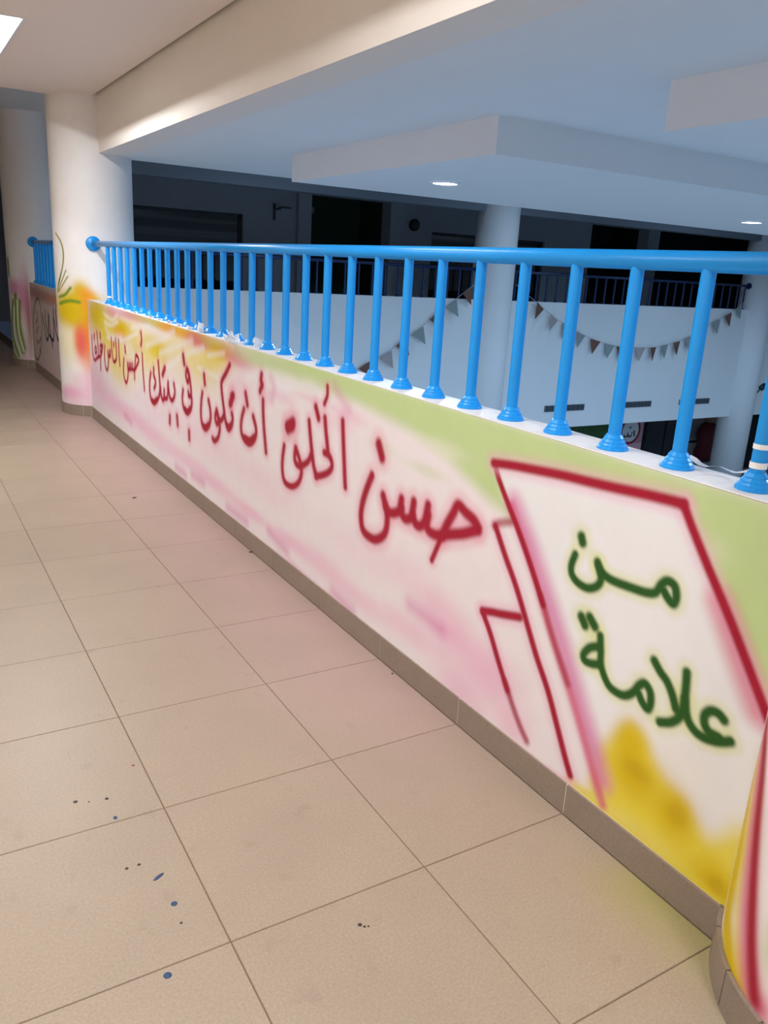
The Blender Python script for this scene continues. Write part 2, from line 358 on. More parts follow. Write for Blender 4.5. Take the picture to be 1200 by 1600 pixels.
  ['s','A','red',0.047,0.55,1,'blush',[[0.911,0.762],[0.915,0.717],[0.896,0.698],[0.846,0.699],[0.77,0.725],[0.676,0.759],[0.595,0.799]]],
  ['s','A','red',0.047,0.55,1,'blush',[[0.593,0.805],[0.621,0.827],[0.673,0.841],[0.723,0.855],[0.751,0.814],[0.789,0.751],[0.807,0.707]]],
  ['s','A','red',0.0292,0.55,1,'blush',[[0.808,0.712],[0.839,0.644],[0.865,0.588]]],
  ['s','A','red',0.0551,0.55,1,'blush',[[1.322,0.961],[1.289,0.909]]],
  ['s','A','red',0.0389,0.55,1,'blush',[[2.305,0.743],[2.322,0.674],[2.322,0.602],[2.289,0.547],[2.204,0.542],[2.129,0.575],[2.09,0.622],[2.084,0.668],[2.114,0.717],[2.157,0.76]]],
  ['s','A','red',0.0389,0.55,1,'blush',[[2.161,0.756],[2.17,0.709],[2.15,0.681],[2.107,0.677],[2.045,0.702],[2.002,0.731],[1.977,0.764]]],
  ['s','A','red',0.0389,0.55,1,'blush',[[2.009,0.931],[1.987,0.848],[1.96,0.761],[1.939,0.711],[1.91,0.671]]],
  ['s','A','red',0.0389,0.55,1,'blush',[[1.914,0.67],[1.844,0.693],[1.78,0.724],[1.747,0.758],[1.758,0.792],[1.795,0.809],[1.832,0.81]]],
  ['s','A','red',0.0389,0.55,1,'blush',[[1.837,0.979],[1.822,0.919],[1.803,0.856],[1.792,0.817]]],
  ['s','A','red',0.0389,0.55,1,'blush',[[1.656,0.997],[1.644,0.919],[1.629,0.832],[1.614,0.745],[1.604,0.696]]],
  ['s','A','red',0.0421,0.55,1,'blush',[[1.939,1.015],[1.906,0.965]]],
  ['s','A','red',0.0648,0.55,1,'blush',[[2.27,0.855],[2.199,0.889]]],
  ['s','A','red',0.0648,0.55,1,'blush',[[2.259,0.845],[2.208,0.867]]],
  ['s','A','red',0.0292,0.55,1,'blush',[[1.822,1.133],[1.819,1.11],[1.823,1.084],[1.848,1.046]]],
  ['s','A','red',0.0405,0.55,1,'blush',[[3.65,0.816],[3.673,0.75],[3.683,0.674],[3.665,0.607],[3.6,0.578],[3.528,0.612],[3.488,0.671],[3.493,0.729],[3.526,0.785]]],
  ['s','A','red',0.0405,0.55,1,'blush',[[3.37,0.749],[3.398,0.7],[3.371,0.659],[3.338,0.686],[3.361,0.74]]],
  ['s','A','red',0.0405,0.55,1,'blush',[[3.352,0.721],[3.319,0.677],[3.314,0.628],[3.347,0.571],[3.415,0.536],[3.45,0.548]]],
  ['s','A','red',0.0405,0.55,1,'blush',[[3.328,0.68],[3.269,0.707],[3.233,0.742]]],
  ['s','A','red',0.0405,0.55,1,'blush',[[3.131,1.067],[3.198,1.008],[3.273,0.946],[3.276,0.897],[3.256,0.832],[3.233,0.775],[3.21,0.714],[3.176,0.672],[3.136,0.669],[3.097,0.703],[3.08,0.746],[3.094,0.774]]],
  ['s','A','red',0.0405,0.55,1,'blush',[[2.893,0.838],[2.925,0.783],[2.939,0.73],[2.926,0.681],[2.871,0.65],[2.8,0.647],[2.736,0.68],[2.702,0.726],[2.708,0.767],[2.749,0.821]]],
  ['s','A','red',0.0405,0.55,1,'blush',[[2.604,0.937],[2.6,0.868],[2.585,0.779],[2.567,0.71],[2.553,0.654]]],
  ['s','A','red',0.0356,0.55,1,'blush',[[2.877,0.672],[2.8,0.672],[2.731,0.706]]],
  ['s','A','red',0.0356,0.55,1,'blush',[[3.645,0.598],[3.593,0.597],[3.534,0.624]]],
  ['s','A','red',0.0356,0.55,1,'blush',[[3.176,0.688],[3.142,0.686],[3.108,0.705]]],
  ['s','A','red',0.0421,0.55,1,'blush',[[3.612,0.939],[3.598,0.884]]],
  ['s','A','red',0.0421,0.55,1,'blush',[[2.868,0.935],[2.839,0.872]]],
  ['s','A','red',0.0551,0.55,1,'blush',[[3.07,0.89],[3.125,0.83]]],
  ['s','A','red',0.0551,0.55,1,'blush',[[3.098,0.882],[3.109,0.84]]],
  ['s','A','red',0.0421,0.55,1,'blush',[[2.63,1.078],[2.637,1.045],[2.621,1.023]]],
  ['s','A','red',0.0421,0.55,1,'blush',[[2.621,1.019],[2.65,0.982]]],
  ['s','A','red',0.0373,0.55,1,'blush',[[4.916,0.776],[4.952,0.702],[4.957,0.619],[4.92,0.558],[4.837,0.543],[4.752,0.58],[4.684,0.636],[4.661,0.7],[4.672,0.783],[4.693,0.893]]],
  ['s','A','red',0.0373,0.55,1,'blush',[[4.825,0.824],[4.83,0.776],[4.787,0.731],[4.79,0.701],[4.826,0.665]]],
  ['s','A','red',0.0373,0.55,1,'blush',[[4.652,0.701],[4.635,0.644],[4.596,0.611],[4.56,0.627],[4.549,0.695]]],
  ['s','A','red',0.0373,0.55,1,'blush',[[4.559,0.637],[4.503,0.636],[4.463,0.662],[4.441,0.769]]],
  ['s','A','red',0.0373,0.55,1,'blush',[[4.437,0.734],[4.409,0.671],[4.362,0.647],[4.304,0.671],[4.274,0.721],[4.292,0.779]]],
  ['s','A','red',0.0373,0.55,1,'blush',[[4.074,0.768],[4.093,0.703],[4.066,0.643],[3.986,0.616],[3.905,0.657],[3.878,0.711],[3.893,0.754],[3.944,0.746],[3.954,0.771]]],
  ['s','A','red',0.0373,0.55,1,'blush',[[3.893,0.754],[3.894,0.803],[3.917,0.87],[3.95,0.923]]],
  ['s','A','red',0.0373,0.55,1,'blush',[[3.981,0.935],[4.002,0.89],[3.982,0.852],[3.954,0.843],[3.937,0.89],[3.975,0.929]]],
  ['s','A','red',0.0356,0.55,1,'blush',[[4.891,0.562],[4.836,0.561],[4.76,0.594]]],
  ['s','A','red',0.0356,0.55,1,'blush',[[4.036,0.643],[3.978,0.635],[3.918,0.668]]],
  ['s','A','red',0.0486,0.55,1,'blush',[[4.519,0.867],[4.583,0.805]]],
  ['s','A','red',0.0486,0.55,1,'blush',[[4.412,0.517],[4.42,0.469]]],
  ['s','A','red',0.0486,0.55,1,'blush',[[4.229,0.55],[4.22,0.492]]],
  ['s','A','red',0.0486,0.55,1,'blush',[[4.058,1.014],[4.038,0.961]]],
  ['s','A','red',0.0486,0.55,1,'blush',[[3.948,0.491],[3.946,0.441]]],
  ['s','A','red',0.0324,0.55,1,'blush',[[6.625,0.809],[6.716,0.797],[6.735,0.748],[6.7,0.726]]],
  ['s','A','red',0.0324,0.55,1,'blush',[[6.614,0.808],[6.662,0.741],[6.738,0.691],[6.811,0.68]]],
  ['s','A','red',0.0324,0.55,1,'blush',[[6.664,0.787],[6.729,0.666],[6.746,0.559]]],
  ['s','A','red',0.0324,0.55,1,'blush',[[6.849,0.918],[6.83,0.816],[6.806,0.704],[6.855,0.666]]],
  ['s','A','red',0.0324,0.55,1,'blush',[[6.93,0.769],[6.976,0.726],[6.946,0.698],[6.891,0.726],[6.924,0.764]]],
  ['s','A','red',0.0324,0.55,1,'blush',[[6.811,0.68],[6.894,0.654],[7.0,0.62],[7.069,0.646],[7.093,0.729],[7.09,0.853]]],
  ['s','A','red',0.0324,0.55,1,'blush',[[6.521,0.818],[6.551,0.723],[6.535,0.628],[6.468,0.591],[6.409,0.644],[6.386,0.723],[6.411,0.775]]],
  ['s','A','red',0.0324,0.55,1,'blush',[[6.392,0.737],[6.353,0.737],[6.339,0.788]]],
  ['s','A','red',0.0324,0.55,1,'blush',[[6.343,0.743],[6.309,0.742],[6.29,0.798]]],
  ['s','A','red',0.0324,0.55,1,'blush',[[6.241,0.914],[6.236,0.824],[6.21,0.734],[6.162,0.708],[6.096,0.728],[6.06,0.762],[6.056,0.844],[6.073,0.926]]],
  ['s','A','red',0.0324,0.55,1,'blush',[[5.962,0.925],[5.96,0.793],[5.943,0.704]]],
  ['s','A','red',0.0324,0.55,1,'blush',[[5.782,0.781],[5.815,0.683],[5.793,0.61],[5.734,0.578],[5.682,0.611],[5.648,0.682],[5.661,0.759]]],
  ['s','A','red',0.0324,0.55,1,'blush',[[5.649,0.714],[5.616,0.709],[5.605,0.761]]],
  ['s','A','red',0.0324,0.55,1,'blush',[[5.605,0.72],[5.579,0.712],[5.553,0.768]]],
  ['s','A','red',0.0324,0.55,1,'blush',[[5.551,0.727],[5.52,0.72],[5.494,0.775]]],
  ['s','A','red',0.0324,0.55,1,'blush',[[5.496,0.734],[5.456,0.726],[5.42,0.73],[5.354,0.771],[5.277,0.833],[5.359,0.863],[5.394,0.797],[5.433,0.724]]],
  ['s','A','red',0.0324,0.55,1,'blush',[[5.43,0.725],[5.43,0.657]]],
  ['s','A','red',0.0324,0.55,1,'blush',[[5.161,0.897],[5.151,0.771],[5.123,0.608]]],
  ['s','A','red',0.0389,0.55,1,'blush',[[6.708,0.916],[6.7,0.875]]],
  ['s','A','red',0.0389,0.55,1,'blush',[[6.967,0.88],[6.984,0.837]]],
  ['s','A','red',0.0389,0.55,1,'blush',[[6.145,0.878],[6.149,0.858]]],
  ['s','A','red',0.0389,0.55,1,'blush',[[5.731,0.891],[5.719,0.849]]],
  ['s','A','red',0.0389,0.55,1,'blush',[[5.179,1.067],[5.166,1.011],[5.191,0.965]]],
  ['p','c0','ygreen',0.04,0.7,[[0.843,0.898],[1.021,0.988],[1.113,0.74],[1.023,0.678],[0.909,0.689]]],
  ['b','c0','ygreen',1.15,0.31,0.039,0.083,0.8],
  ['s','c0','yellow',0.12,0.8,1,None,[[0.836,0.557],[0.898,0.357],[0.913,0.195],[1.004,0.123],[1.056,0.1]]],
  ['s','c0','lemon',0.05,1.2,0.6,None,[[0.909,0.602],[0.946,0.413],[0.984,0.258],[1.051,0.153]]],
  ['s','c0','rose',0.085,0.9,0.9,None,[[0.893,0.68],[0.951,0.56],[0.997,0.418],[1.043,0.277],[1.097,0.164],[1.136,0.131]]],
  ['s','c0','red',0.042,0.8,1,None,[[0.889,0.712],[0.947,0.627],[0.994,0.486],[1.04,0.347],[1.078,0.237],[1.122,0.134]]],
  ['b','c1','yellow',1.533,1.039,0.237,0.129,1],
  ['b','c1','yellow',1.642,1.281,0.09,0.11,0.9900000000000001],
  ['b','c1','yellow',1.543,1.18,0.147,0.095,0.8800000000000001],
  ['b','c1','yellow',1.729,1.096,0.119,0.144,1],
  ['b','c1','orange',1.678,1.226,0.087,0.079,0.8800000000000001],
  ['b','c1','yellow',1.766,1.098,0.067,0.112,0.77],
  ['b','c1','orange',1.705,0.999,0.052,0.177,0.77],
  ['b','c1','orange',1.721,0.806,0.069,0.26,0.9900000000000001],
  ['b','c1','coral',1.622,0.801,0.075,0.179,0.935],
  ['b','c1','orange',1.641,0.899,0.073,0.129,0.55],
  ['b','c1','orange',1.704,0.576,0.087,0.132,0.44000000000000006],
  ['b','c1','lemon',1.449,0.754,0.19,0.215,0.385],
  ['b','c1','pink',1.434,0.239,0.174,0.069,0.77],
  ['b','c1','pink',1.625,0.339,0.17,0.118,0.385],
  ['b','c1','pink',1.539,0.163,0.285,0.103,0.44000000000000006],
  ['b','c1','pink',1.712,0.344,0.053,0.336,0.385],
  ['b','c1','yellow',1.522,1.115,0.33,0.16,0.9900000000000001],
  ['b','c1','yellow',1.663,1.061,0.177,0.128,0.9900000000000001],
  ['b','c1','yellow',1.758,1.053,0.118,0.144,0.9900000000000001],
  ['b','c1','orange',1.721,1.191,0.085,0.095,0.77],
  ['b','c1','orange',1.731,0.872,0.068,0.275,0.8800000000000001],
  ['b','c1','coral',1.627,0.769,0.065,0.163,0.8800000000000001],
  ['s','c1','leaf',0.03,0.9,1,None,[[1.352,1.206],[1.461,1.238],[1.536,1.306]]],
  ['s','c1','leaf',0.035,0.9,1,None,[[1.358,1.142],[1.51,1.178],[1.629,1.173]]],
  ['s','c1','olivedark',0.014,0.7,1,'lemon',[[1.35,1.831],[1.438,1.747],[1.466,1.626],[1.434,1.488],[1.358,1.359],[1.306,1.254]]],
  ['s','c1','olivedark',0.01,0.7,1,'lemon',[[1.49,1.478],[1.423,1.375],[1.327,1.262]]],
  ['s','c1','olivedark',0.01,0.7,1,'lemon',[[1.511,1.417],[1.43,1.331],[1.344,1.256]]],
  ['s','c1','olivedark',0.01,0.7,1,'lemon',[[1.42,1.456],[1.373,1.359],[1.311,1.28]]],
  ['b','B','rust',10.38,1.078,2.18,0.085,0.6],
  ['b','B','orange',9.164,1.086,0.628,0.046,0.5],
  ['b','B','magenta',11.63,0.642,0.528,0.579,0.6],
  ['b','B','pink',9.768,0.054,0.815,0.142,0.4],
  ['b','B','pink',9.08,0.697,0.895,0.317,0.25],
  ['s','B','olivedark',0.035,0.8,1,None,[[10.285,0.634],[10.398,0.445],[10.568,0.282],[10.763,0.176],[10.945,0.154],[11.074,0.223],[11.12,0.37],[11.073,0.562],[10.945,0.758],[10.767,0.916],[10.574,1.007],[10.406,1.017],[10.29,0.947],[10.247,0.811],[10.285,0.634]]],
  ['s','B','red',0.04,0.9,0.8,None,[[10.645,0.842],[10.573,0.753],[10.778,0.668]]],
  ['s','B','red',0.04,0.9,0.8,None,[[10.566,0.643],[10.779,0.536]]],
  ['s','B','red',0.04,0.9,0.8,None,[[10.819,0.444],[10.666,0.407],[10.408,0.503]]],
  ['s','B','red',0.04,0.9,0.8,None,[[10.585,0.337],[10.49,0.304]]],
  ['s','B','navy',0.045,0.6,1,None,[[10.166,0.836],[10.069,0.694],[9.944,0.533],[9.771,0.599],[9.694,0.895]]],
  ['s','B','navy',0.045,0.6,1,None,[[9.911,0.903],[9.932,0.756],[9.832,0.63]]],
  ['s','B','navy',0.045,0.6,1,None,[[9.639,0.852],[9.645,0.683],[9.493,0.482]]],
  ['s','B','navy',0.045,0.6,1,None,[[9.695,0.606],[9.386,0.589],[9.291,0.948]]],
  ['s','B','navy',0.045,0.6,1,None,[[9.29,0.855],[9.181,0.691],[9.044,0.612],[8.919,0.795]]],
  ['s','B','navy',0.045,0.6,1,None,[[9.12,0.96],[9.118,0.777]]],
  ['b','c2','magenta',1.456,1.109,0.14,0.124,0.8],
  ['b','c2','magenta',1.621,0.943,0.077,0.354,0.7],
  ['b','c2','rust',1.676,0.68,0.045,0.538,0.7],
  ['b','c2','magenta',1.538,0.938,0.134,0.107,0.4],
  ['b','c2','leaf',1.446,0.302,0.207,0.278,0.5],
  ['b','c2','pink',1.576,0.13,0.105,0.278,0.4],
  ['s','c2','leaf',0.06,0.8,1,None,[[1.4,0.929],[1.311,0.471],[1.459,0.165]]],
  ['s','c2','leaf',0.06,0.8,1,None,[[1.474,1.022],[1.449,0.574],[1.54,0.219]]],
  ['s','c2','leaf',0.06,0.8,1,None,[[1.218,0.645],[1.21,0.277],[1.386,0.111]]],
  ['s','c2','leaf',0.06,0.8,1,None,[[1.538,0.938],[1.516,0.58],[1.567,0.267]]],
  ['s','c2','leaf',0.06,0.8,1,None,[[1.211,1.578],[1.211,1.36],[1.211,1.095]]],
  ['s','c2','leaf',0.06,0.8,1,None,[[1.333,1.495],[1.336,1.278]]],
  ['s','c2','cream',0.03,0.9,1,None,[[1.422,0.841],[1.386,0.478],[1.499,0.16]]],
  ['s','c2','cream',0.03,0.9,1,None,[[1.503,0.936],[1.486,0.532],[1.553,0.238]]],
]

def catmull(P):
    P = np.array(P, float)
    if len(P) < 3: return P
    Q = np.vstack([2*P[0]-P[1], P, 2*P[-1]-P[-2]]); out = []
    for i in range(1, len(Q)-2):
        for t in np.linspace(0, 1, 6, endpoint=False):
            a, b, c, d = Q[i-1], Q[i], Q[i+1], Q[i+2]
            out.append(.5*((2*b)+(c-a)*t+(2*a-5*b+4*c-d)*t*t+(-a+3*b-3*c+d)*t**3))
    out.append(Q[-2]); return np.array(out)
def sstep(x): x = np.clip(x, 0, 1); return x*x*(3-2*x)
def paint_surface(s, A, Z, base):
    C = np.tile(np.array(base), (len(A), 1)).astype(float)
    def seg_dist(idx, P):
        d = np.full(len(idx), 9.); a, z = A[idx], Z[idx]
        for i in range(len(P)-1):
            v = P[i+1]-P[i]; L2 = max(v@v, 1e-9)
            t = np.clip(((a-P[i,0])*v[0]+(z-P[i,1])*v[1])/L2, 0, 1)
            d = np.minimum(d, np.hypot(a-P[i,0]-t*v[0], z-P[i,1]-t*v[1]))
        return d
    for stage, it in [(0, p) for p in PAINT]+[(1, p) for p in PAINT if p[0] == 's' and p[6]]:
        if it[1] != s: continue
        col = PC[it[2]]
        if it[0] == 's':
            _, _, _, w, soft, alpha, halo, pts = it
            P = catmull(pts); R = w*2.2+.01
            idx = np.nonzero((A > P[:,0].min()-R) & (A < P[:,0].max()+R) & (Z > P[:,1].min()-R) & (Z < P[:,1].max()+R))[0]
            if len(idx) == 0: continue
            d = seg_dist(idx, P)
            if halo and stage == 0:
                h = .5*alpha*sstep(1-(d-w*.3)/(w*1.5)); C[idx] = C[idx]*(1-h[:,None])+PC[halo]*h[:,None]; continue
            lo, hi = w*.5*(1-soft), w*.5*(1+soft)
            f = alpha*sstep((hi-d)/(hi-lo)); C[idx] = C[idx]*(1-f[:,None])+col*f[:,None]
        elif it[0] == 'b':
            _, _, _, a0, z0, ra, rz, alpha = it
            q = ((A-a0)/ra)**2+((Z-z0)/rz)**2
            f = alpha*np.exp(-(q**1.4)*.85); f[q > 6] = 0; C = C*(1-f[:,None])+col*f[:,None]
        else:
            _, _, _, soft, alpha, pts = it
            P = np.array(pts); n = len(P); ins = np.zeros(len(A), bool)
            for i in range(n):
                x1, y1 = P[i]; x2, y2 = P[(i+1) % n]
                if y1 == y2: continue
                c = ((y1 > Z) != (y2 > Z)) & (A < (x2-x1)*(Z-y1)/(y2-y1)+x1); ins ^= c
            d = seg_dist(np.arange(len(A)), np.vstack([P, P[:1]])); sd = np.where(ins, d, -d)
            f = alpha*sstep((sd+soft)/(2*soft)); C = C*(1-f[:,None])+col*f[:,None]
    return np.clip(C, 0, 1)
def grid_mesh(name, av, zv, fn, surf, base, extra=None):
    na, nz = len(av), len(zv)
    AA, ZZ = np.meshgrid(av, zv, indexing='ij'); A, Z = AA.ravel(), ZZ.ravel()
    co = np.stack(fn(A, Z), -1).astype(np.float32)
    i, j = np.meshgrid(np.arange(na-1), np.arange(nz-1), indexing='ij')
    v0 = (i*nz+j).ravel(); quads = np.stack([v0, v0+1, v0+nz+1, v0+nz], -1)
    colr = paint_surface(surf, A, Z, base)
    if extra is not None:
        ev, ef = extra; ef = np.array(ef)+len(co); quads = np.vstack([quads, ef]); co = np.vstack([co, np.array(ev, np.float32)])
        colr = np.vstack([colr, np.tile(np.array(base), (len(ev), 1))])
    me = bpy.data.meshes.new(name)
    me.vertices.add(len(co)); me.vertices.foreach_set('co', co.ravel())
    me.loops.add(len(quads)*4); me.loops.foreach_set('vertex_index', quads.astype(np.int32).ravel())
    me.polygons.add(len(quads)); me.polygons.foreach_set('loop_start', np.arange(0, len(quads)*4, 4, dtype=np.int32))
    try: me.polygons.foreach_set('loop_total', np.full(len(quads), 4, dtype=np.int32))
    except Exception: pass
    me.update(); me.validate()
    at = me.attributes.new('paint', 'FLOAT_COLOR', 'POINT')
    at.data.foreach_set('color', np.hstack([colr, np.ones((len(colr), 1))]).astype(np.float32).ravel())
    return me

CX, CR = .17, .40                        # columns: centre line and radius
COLS = [-.96, 7.6, 11.5]
WALL_TOP = 1.2
S = .6
SURF_BASE = lin((230, 222, 226))

# ---------------------------------------------------------------- floor of tiles
floor = boxes('floor', [((-4.16, -5.4, -.25), (.16, 19.2, -.0025))], M['grout'])
tag(floor, 'corridor floor of large beige porcelain tiles', None, None, 'structure')
def tile_mesh(w, d):
    bm = bmesh.new(); box(bm, (0, 0, -.012), (w, d, 0))
    bmesh.ops.bevel(bm, geom=[e for e in bm.edges if all(v.co.z > -.001 for v in e.verts)], offset=.0015, segments=1, affect='EDGES')
    bmesh.ops.recalc_face_normals(bm, faces=bm.faces[:])
    me = bpy.data.meshes.new('tile'); bm.to_mesh(me); bm.free(); me.materials.append(M['tile']); return me
G = .0035
full = tile_mesh(S-G, S-G); edge = tile_mesh(.556-.012-G, S-G)
for j in range(-5, 28):
    y = j*S
    for x, me in ((-.556, edge), (-1.156, full), (-1.756, full), (-2.356, full), (-2.956, full), (-3.556, full), (-4.156, full)):
        o = link('tile', me, None, floor, (x+G/2, y+G/2, 0))

# ---------------------------------------------------------------- painted parapet
ys = [-.66]
while ys[-1] < 7.36: ys.append(ys[-1]+.0048+max(0, ys[-1])*.0022)
zs = np.linspace(.0, WALL_TOP, 262)
T = .155
ex_v = [(0,-.66,0),(T,-.66,0),(0,7.38,0),(T,7.38,0),(0,-.66,WALL_TOP),(T,-.66,WALL_TOP),(0,7.38,WALL_TOP),(T,7.38,WALL_TOP)]
ex_f = [(1,3,7,5),(0,1,5,4),(2,6,7,3),(0,2,3,1),(4,5,7,6)]
me = grid_mesh('wall_right', np.array(ys), zs, lambda a, z: (np.zeros_like(a), a, z), 'A', SURF_BASE, (ex_v, ex_f))
wall_right = link('wall_right', me, M['paint'])
tag(wall_right, 'low parapet wall sprayed with pink wash, red Arabic lettering and an open book', None, None, 'structure')
cop = boxes('trim_1', [((.001, -.62, WALL_TOP), (T+.004, 7.3, WALL_TOP+.004))], M['coping'], bevel=.0015)
tag(cop, 'white coping on the painted parapet', None, None, 'structure')
ys2 = np.arange(7.86, 11.3, .014)
ev2 = [(0,7.86,0),(T,7.86,0),(0,11.3,0),(T,11.3,0),(0,7.86,WALL_TOP),(T,7.86,WALL_TOP),(0,11.3,WALL_TOP),(T,11.3,WALL_TOP)]
me = grid_mesh('wall_right', ys2, np.linspace(0, WALL_TOP, 90), lambda a, z: (np.zeros_like(a), a, z), 'B', lin((214, 200, 196)), (ev2, ex_f))
w2 = link('wall_right', me, M['paint']); tag(w2, 'second painted parapet with round emblem and dark blue lettering', None, None, 'structure')
cop2 = boxes('trim_2', [((-.002, 7.95, WALL_TOP), (T+.006, 11.15, WALL_TOP+.004))], M['coping'], bevel=.003)
tag(cop2, 'white coping on the second parapet', None, None, 'structure')

# ---------------------------------------------------------------- round columns
COL_LABEL = ['round white column painted with a crimson stripe beside the open book', 'round white column with yellow and orange sprayed flower at the end of the parapet', 'round column with sprayed green leaves behind the second parapet']
for k, cy in enumerate(COLS):
    th = np.linspace(0, 2*np.pi, 420 if k < 2 else 160)
    zz = np.concatenate([np.linspace(-.2 if k else -.2, 2.0, 300 if k < 2 else 120), [2.4, 3.34]])
    top = [3.34, 3.34, 3.6][k]; zz[-1] = top
    me = grid_mesh('column', th*CR, zz, lambda a, z: (CX+CR*np.cos(a/CR), cy+CR*np.sin(a/CR), z), 'c%d' % k, lin((233, 230, 229)))
    me.polygons.foreach_set('use_smooth', np.ones(len(me.polygons), bool))
    o = link('column', me, M['paint']); tag(o, COL_LABEL[k], None, None, 'structure')

# ---------------------------------------------------------------- skirting tiles
SK = .112
base = boxes('baseboard_right', [((-.009, -.6, 0), (.02, 7.24, SK-.002))], M['joint']); tag(base, 'taupe tile skirting along the painted parapet', None, None, 'structure')
bm = bmesh.new(); box(bm, (-.0115, 0, 0), (-.003, S-.005, SK)); bmesh.ops.bevel(bm, geom=bm.edges[:], offset=.001, segments=1, affect='EDGES')
me = bpy.data.meshes.new('skirting_tile'); bmesh.ops.recalc_face_normals(bm, faces=bm.faces[:]); bm.to_mesh(me); bm.free(); me.materials.append(M['skirt'])
for j in range(-1, 12): link('skirting_tile', me, None, base, (0, j*S+.002, 0))
base2 = boxes('baseboard_right', [((-.009, 8.0, 0), (.02, 11.14, SK-.002))], M['joint']); tag(base2, 'taupe tile skirting along the second parapet', None, None, 'structure')
for j in range(14, 19): link('skirting_tile', me, None, base2, (0, j*S+.002-.4, 0))
def arc_tile(a0, a1, r0, r1, h):
    bm = bmesh.new(); n = 6; L_ = []
    for i in range(n+1):
        t = math.radians(a0+(a1-a0)*i/n); L_.append([bm.verts.new((r*math.cos(t), r*math.sin(t), z)) for r, z in ((r0, 0), (r1, 0), (r1, h), (r0, h))])
    for i in range(n):
        for q in range(4): bm.faces.new((L_[i][q], L_[i][(q+1) % 4], L_[i+1][(q+1) % 4], L_[i+1][q]))
    bm.faces.new(L_[0]); bm.faces.new(L_[-1][::-1]); bmesh.ops.recalc_face_normals(bm, faces=bm.faces[:])
    me = bpy.data.meshes.new('skirting_tile'); bm.to_mesh(me); bm.free(); me.materials.append(M['skirt']); return me
arc = arc_tile(0, 19.3, CR+.001, CR+.0125, SK)
for k, cy in enumerate(COLS):
    bm = bmesh.new(); lathe(bm, [(CR+.009, 0), (CR+.009, SK-.004)], 64, cap=False)
    ring = bmesh_obj('baseboard_column', bm, M['joint'], None, (CX, cy, 0)); tag(ring, ['curved tile skirting round the column beside the open book', 'curved tile skirting round the column with the sprayed flower', 'curved tile skirting round the column with sprayed leaves'][k], None, None, 'structure')
    for a in range(104, 250, 20):
        o = link('skirting_tile', arc, None, ring); o.rotation_euler.z = math.radians(a+(3 if k == 0 else 8))

# ---------------------------------------------------------------- corridor shell
CEIL = 3.1
SLOT = (-1.05, -.81)
LAMPS = [(-3.3, -2.0), (.35, 1.65), (4.75, 6.05)]
FILL_SLOT = (-3.25, -3.01)  # unseen lamp row added for more frontal light on the painted parapet
cl = [((-4.16, -5.4, CEIL), (FILL_SLOT[0], 7.5, 3.16)), ((FILL_SLOT[1], -5.4, CEIL), (SLOT[0], 7.5, 3.16)), ((SLOT[1], -5.4, CEIL), (.135, 7.5, 3.16))]
for sl in (SLOT, FILL_SLOT):
    e_ = -5.4
    for a, b in LAMPS: cl.append(((sl[0], e_, CEIL), (sl[1], a, 3.16))); e_ = b
    cl.append(((sl[0], e_, CEIL), (sl[1], 7.5, 3.16)))
tag(boxes('ceiling', cl, M['ceil']), 'warm white gypsum corridor ceiling', None, None, 'structure')
tag(boxes('ceiling', [((-4.16, 7.5, 3.42), (.6, 19.2, 3.6)), ((-4.16, -5.4, 3.36), (.17, 7.5, 3.6))], M['white']), 'bare slab above the unlit end of the corridor', None, None, 'structure')
tag(boxes('wall_left', [((-4.3, -5.4, 0), (-4.16, 19.2, 3.6))], M['cream']), 'plain cream corridor wall', None, None, 'structure')
tag(boxes('wall_near', [((-4.3, -5.6, 0), (.3, -5.4, 3.6))], M['cream']), 'plain cream wall closing the corridor', None, None, 'structure')
tag(boxes('wall_end', [((-4.3, 19.2, 0), (.9, 19.4, 3.6))], M['grey']), 'unlit grey wall at the far end of the corridor', None, None, 'structure')
d_ = boxes('door_1', [((-1.0, 19.12, 0), (.1, 19.2, 1.05))], M['black']); tag(d_, 'low dark door in the unlit end wall', None, None, 'structure')
boxes('door_frame', [((-1.1, 19.1, 1.05), (.2, 19.2, 1.12)), ((-1.1, 19.1, 1.55), (.2, 19.2, 1.62))], M['frame'], d_)
tag(boxes('beam_right', [((.17, -5.4, 2.595), (.42, 7.5, 3.34))], M['white']), 'white downstand beam above the parapet', None, None, 'structure')
tag(boxes('wall_right', [((0, -5.4, 0), (.155, -1.3, WALL_TOP))], M['white']), 'plain parapet continuing before the column', None, None, 'structure')

# ---------------------------------------------------------------- atrium ceiling with dropped bulkheads
tag(boxes('ceiling_atrium', [((.42, -5.4, 2.595), (22, 7.5, 3.34))], M['cool_white']), 'pale ceiling above the atrium', None, None, 'structure')
BZ = 2.378
tag(boxes('bulkhead', [((1.5, 2.64, BZ), (22, 5.6, 2.62))], M['cool_white']), 'dropped ceiling panel with two round downlights', None, None, 'structure')
tag(boxes('bulkhead', [((1.5, -2.2, BZ), (22, 1.35, 2.62))], M['cool_white']), 'dropped ceiling panel nearer the parapet beam', None, None, 'structure')
tag(boxes('roof', [((.17, 7.3, 3.6), (22, 16, 3.8)), ((-4.3, -5.6, 3.6), (22, 7.5, 3.8))], M['greydark']), 'dark roof slab over the far gallery', None, None, 'structure')

